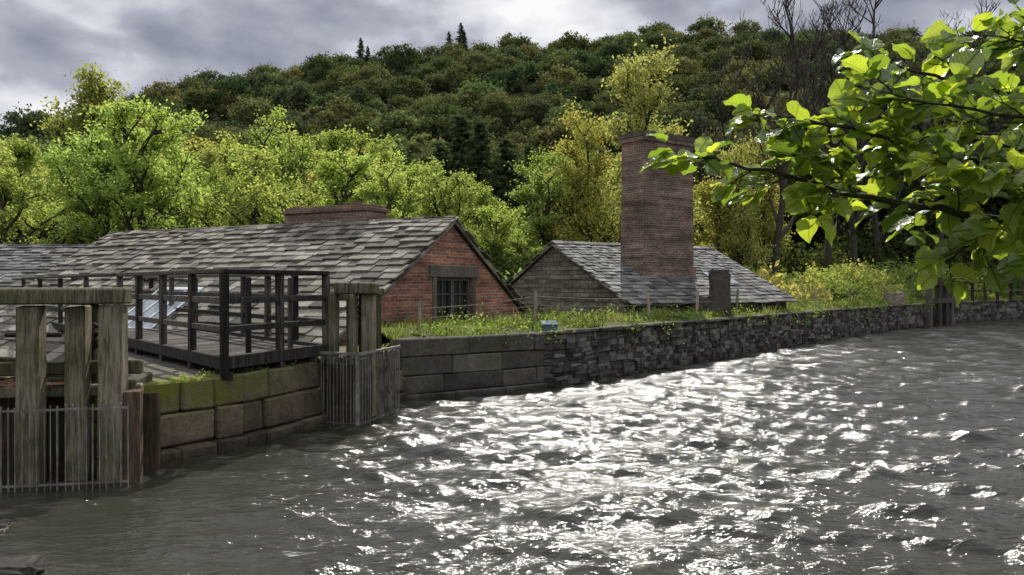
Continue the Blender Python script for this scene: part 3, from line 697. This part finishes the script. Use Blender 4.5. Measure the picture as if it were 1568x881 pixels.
for x,y,h,k in ((-29,46,9.4,0),(-25.5,50,10.6,1),(-21.5,48,12.8,2),(-17.5,53,9.6,3),(-14.6,48,11.6,1),(-10.6,52,11.2,2),(-7.2,47,8.6,0),(-3.6,50,10.0,3),(-.6,47,7.2,2),(2.2,52,9.6,0),(-33,52,12,1),
              (-26,62,12.6,3),(-20,66,14.2,0),(-12.6,64,14.8,2),(-8,62,12.4,1),(-2.5,64,9.5,0),(4,60,12.8,2),(-34,66,15,3),(-40,60,13,0)):
    place('deciduous_tree',TA[k],x,y,h*R(.97,1.06),1.12)
for x,y,h,k in ((-44.5,84,27,0),(-38.5,88,26,1),(-50,90,20,1),(-31,86,18,0),(-23,90,20,1),(-16,88,18.5,0),(-56,80,18,0),(7.5,70,15,1)): place('yellow_deciduous_tree',TB[k],x,y,h,.95)
for x,y,h,k in ((-28,100,21,0),(-12,96,17,2),(-21,104,22,1),(4,102,16,0),(-38,108,23,3),(-66,100,21,2),(-58,106,21,1),(-75,110,24,0),(12,96,17,3)): place('deciduous_tree',TA[k],x,y,h,1.2)
for x,y,h,k in ((-7.4,84,17,1),(-3.4,86,19.5,0),(-5.6,90,21,1),(-.6,88,18,1),(2,92,18,0),(-72,96,24,0)): place('conifer_tree',CF[k],x,y,h,1.25,14.)
for x,y,h,wd in ((8.0,48,16.6,1.0),(5.4,50,14.6,.95),(11.2,52,14.0,.95),(13.4,46,11,.9),(16.2,49,12,.85)): place('tall_spring_tree',TS,x,y,h,wd)
place('yellow_deciduous_tree',TB[0],8.6,56,12.5,.9); place('yellow_deciduous_tree',TB[1],13.5,50,10,1.0); place('yellow_deciduous_tree',TB[0],3.5,56,11,.9)
for x,y,h,k,wd in ((15,46,19,0,.9),(17.6,48,20,1,.9),(21.5,50,19,0,.9),(25,54,21,1,.9),(29,56,21,0,.9),(13,58,19,1,.8)): place('bare_tree',TN[k],x,y,h,wd)
for x,y,h,k in ((21,64,14,0),(27,60,16,1),(33,62,18,0),(38,66,18,1),(17,70,14,1),(44,64,19,0),(31,74,19,1),(24,76,16,0),(50,72,20,1)): place('dark_deciduous_tree',TD[k],x,y,h,1.15)
pts=[(-30,42,4.4),(-24,43,4.6),(-19,42,4),(-14,41,4.2),(-9,40,4.2),(-5,40,3.6),(-1.5,39,4.0),(1.5,40,4.4),(4.5,42,5),(7.5,40,4.2),(10,42,5.2),(12.5,41,4.6),(14.6,44,4.6),(17,43,4.2),(19.2,46,4.4),(22,48,4.6),(24.5,51,4.8),(27.5,54,5),(31,57,5),(35,60,5),(13.8,40.5,3.2),(16.6,41,3.1),(20,45.5,3.4),(18.4,43.6,3.6),(23,48.5,3.6)]
for i,(x,y,h) in enumerate(pts):
    g=gz(x,y); s=(h-g)/2.3; link('shrub',SH[i%3],(x,y,g),R(0,6.28),(s*R(.9,1.3),s*R(.9,1.2),s))
for i,(x,y,h) in enumerate([(18,50,6),(22,54,7),(27,58,8),(32,62,8),(37,66,8),(43,70,9),(12,50,6),(-10,45,5),(-20,46,5),(-34,45,6),(0,45,6),(6,47,6)]):
    g=gz(x,y); s=(h-g)/2.3; link('dark_shrub',SHD,(x,y,g),R(0,6.28),(s,s,s))

# ---------------------------------------------------------------- hillside woodland
def crown(seed,tall=1.0):
    rng=np.random.default_rng(seed); cs=[]
    for i in range(34):
        d=rng.normal(size=3); d/=np.linalg.norm(d); d[2]=abs(d[2])*.9-.15; rr=rng.uniform(.85,1.08); c=d*rr*np.array([3.9,3.9,3.9*tall])+np.array([0,0,4.6*tall])
        cs.append(c+rng.normal(size=(44,3))*np.array([.72,.72,.5])*rng.uniform(.7,1.3))
    c=np.concatenate(cs); v,f=quads(c,.7,rng,.3)
    mb=MB(); mb.tube([(0,0,-1),(0,0,6)],[.3,.15],5,0,False)
    return np_mesh('woodland_crown_mesh',np.concatenate([np.array(mb.v),v]),np.concatenate([np.array(mb.f),f+len(mb.v)]),np.concatenate([np.zeros(len(mb.f)),np.ones(len(f))]),[M['bark'],M['leafH']])
CR=[crown(81),crown(82,1.2),crown(83,.9),crown(84,1.35),crown(85,1.1)]
wood=empty('hillside_woodland')
y=118.
while y<385:
    stepx=8.8; x=-290.+R(0,5)
    lim0,lim1=-y*.75-10,y*.72+10
    while x<min(330,lim1):
        x+=stepx*R(.7,1.3)
        if x<lim0: continue
        yy=y+R(-3.5,3.5); g=gz(x,yy); s=R(.75,1.5); link('crown',random.choice(CR),(x,yy,g-1),R(0,6.28),(s,s,s*R(.8,1.1)),wood)
    y+=7.8
for x,y_,h in ((-22,352,15),(-27,350,12),(-64,346,13),(-20,340,12),(-60,340,10),(-4,352,9)):
    g=gz(x,y_); s=h/14*1.3; link('conifer_tree',CF[0],(x,y_,g+2),0,(s,s,s))

# ---------------------------------------------------------------- foreground alder branch
t=NT('alder_leaf'); uv=t.n('ShaderNodeTexCoord').outputs['UV']; sx=t.n('ShaderNodeSeparateXYZ'); t.l(uv,sx.inputs[0])
ax=t.math('ABSOLUTE',t.math('SUBTRACT',sx.outputs[0],.5)); ve=t.math('SUBTRACT',sx.outputs[1],t.math('MULTIPLY',ax,.7))
vein=t.math('ABSOLUTE',t.math('SINE',t.math('MULTIPLY',ve,26.))); mid=t.ramp(ax,[(.0,0.),(.05,1.)])
vv=t.math('MULTIPLY',t.ramp(vein,[(0,0.35),(.3,1.)]),mid)
f=t.math('ADD',t.math('MULTIPLY',t.isl(),.7),t.math('MULTIPLY',t.noise(t.pos(),12,3),.3))
c=t.ramp(f,[(.15,(.045,.08,.022)),(.5,(.11,.165,.035)),(.85,(.21,.26,.055))]); c=t.mix(1.,c,t.mix(vv,(.55,.62,.45),(1.05,1.05,1.)),'MULTIPLY')
p=t.n('ShaderNodeBsdfPrincipled'); t.l(c,p.inputs['Base Color']); p.inputs['Roughness'].default_value=.32; p.inputs['Specular IOR Level'].default_value=1.
t.l(t.bump(vv,.9,.005),p.inputs['Normal'])
tr=t.n('ShaderNodeBsdfTranslucent'); t.l(t.mix(1.,c,(3.6,3.3,1.2),'MULTIPLY'),tr.inputs[0])
m=t.n('ShaderNodeMixShader'); m.inputs[0].default_value=.5; t.l(p.outputs[0],m.inputs[1]); t.l(tr.outputs[0],m.inputs[2]); t.l(m.outputs[0],t.out.inputs[0]); M['alder']=t.m
al=empty('alder_tree'); mb=MB(); LV=[];LF=[];LU=[]
def leaf(p,d,nrm,L):
    d=d.normalized(); s=d.cross(nrm)
    if s.length<1e-3: s=V(1,0,0)
    s.normalize(); n=s.cross(d); W=L*R(.34,.45); curl=R(-.1,.4); fold=R(.1,.5); b=len(LV); prof=[.03,.5,.78,.93,1,.97,.85,.62,.36,.0]; K=len(prof)
    for i,w_ in enumerate(prof):
        t_=i/(K-1); c=p+d*L*t_-n*curl*L*t_*t_
        for k in (-1,-.5,0,.5,1):
            ww=W*w_*(1+(.12 if (i%2 and abs(k)==1) else 0)); h=fold*abs(k)*ww+ .05*L*math.sin(t_*14+k*2)*abs(k)
            q=c+s*k*ww+n*h; LV.append((q.x,q.y,q.z)); LU.append((.5+k*.5*w_,t_))
    for i in range(K-1):
        for k in range(4): a=b+i*5+k; LF.append((a,a+1,a+6,a+5))
def leafset(p,d,L):
    n=V(R(-.7,.7),R(-.9,.2),R(.3,1.1)).normalized(); e=p+d*R(.008,.02); mb.tube([p,e],[.0013,.001],3); leaf(e,d,n,L)
BR_=[
 ([(3.0,2.6,1.9),(2.2,2.45,2.28),(1.54,2.30,2.366),(1.317,2.3,2.39),(1.133,2.28,2.415),(.95,2.3,2.45),(.765,2.3,2.507),(.63,2.32,2.54),(.54,2.32,2.56)],.016),
 ([(3.0,2.6,2.2),(2.2,2.5,2.45),(1.56,2.35,2.52),(1.28,2.3,2.55),(1.097,2.25,2.58),(.95,2.2,2.61),(.80,2.2,2.64),(.70,2.2,2.66)],.013),
 ([(3.0,2.6,2.6),(2.2,2.5,2.70),(1.6,2.45,2.76),(1.35,2.4,2.78),(1.16,2.35,2.81),(1.0,2.3,2.84)],.012),
 ([(1.9,2.4,2.33),(1.5,2.15,2.42),(1.36,2.1,2.40),(1.25,2.1,2.36),(1.17,2.1,2.30)],.008),
 ([(2.2,2.5,2.70),(1.7,2.3,2.82),(1.45,2.25,2.86),(1.25,2.2,2.87)],.008),
 ([(2.2,2.5,2.45),(1.6,2.2,2.60),(1.35,2.15,2.64),(1.15,2.15,2.67),(1.0,2.15,2.70)],.009),
 ([(2.2,2.45,2.28),(1.7,2.15,2.42),(1.45,2.05,2.47),(1.25,2.0,2.47),(1.08,2.0,2.49)],.008),
 ([(1.317,2.3,2.39),(1.38,2.22,2.33),(1.45,2.2,2.28)],.004),
 ([(2.0,2.4,2.32),(1.6,2.1,2.36),(1.42,2.05,2.33),(1.30,2.0,2.27)],.006),
 ([(2.0,2.45,2.5),(1.6,2.35,2.58),(1.4,2.3,2.62),(1.2,2.3,2.62),(1.02,2.3,2.58),(.86,2.3,2.575)],.007),
]
def twig(p,d,L,r,lev=0):
    n=3; pts=[p]; q=p
    for i in range(n):
        d=(d+V(R(-.25,.25),R(-.25,.25),R(-.18,.18))).normalized(); q=q+d*L/n; pts.append(q)
        ld=(d*.6+V(R(-1,1),R(-.8,.8),R(-.6,.5))).normalized(); leafset(q,ld,R(.04,.085))
        if lev==0 and random.random()<.2: twig(q,(d+V(R(-1,1),R(-.6,.6),R(-.6,.4))).normalized(),L*.6,r*.6,1)
    leafset(q,d,R(.055,.088)); mb.tube(pts,[r*(1-.6*i/n) for i in range(n+1)],5)
for pts,r0 in BR_:
    P=[Vector(p) for p in pts]; Pn=[]
    for i in range(len(P)-1):
        for k in range(3): Pn.append(P[i].lerp(P[i+1],k/3)+(V(R(-1,1),R(-1,1),R(-1,1))*.008 if k else V(0,0,0)))
    Pn.append(P[-1]); N=len(Pn); mb.tube(Pn,[r0*(1-.82*i/(N-1)) for i in range(N)],7)
    acc=0; stp=.045
    for i in range(1,N):
        if Pn[i].x>1.95: continue
        acc+=(Pn[i]-Pn[i-1]).length
        while acc>stp:
            acc-=stp; d=(Pn[i]-Pn[i-1]).normalized(); side=V(R(-.4,.4),R(-1,1),R(-.8,.55)); twig(Pn[i].lerp(Pn[i-1],random.random()),(d*.8+side*.8).normalized(),R(.05,.12),.0028)
    twig(Pn[-1],(Pn[-1]-Pn[-2]).normalized(),.06,.002,1)
mb.tube([(3.3,2.5,-.6),(3.15,2.55,1.0),(3.0,2.6,2.2),(3.05,2.7,3.6),(2.9,2.9,5.5)],[.14,.11,.09,.07,.04],10)
mb.obj('trunk_and_boughs',[M['bark']],al,smooth=True)
me=bpy.data.meshes.new('leaves'); me.from_pydata(LV,[],LF); me.materials.append(M['alder']); ul=me.uv_layers.new(name='UVMap')
li=np.zeros(len(me.loops),np.int32); me.loops.foreach_get('vertex_index',li); ul.data.foreach_set('uv',np.array(LU,np.float32)[li].ravel())
me.polygons.foreach_set('use_smooth',[True]*len(me.polygons)); link('leaves',me,parent=al)
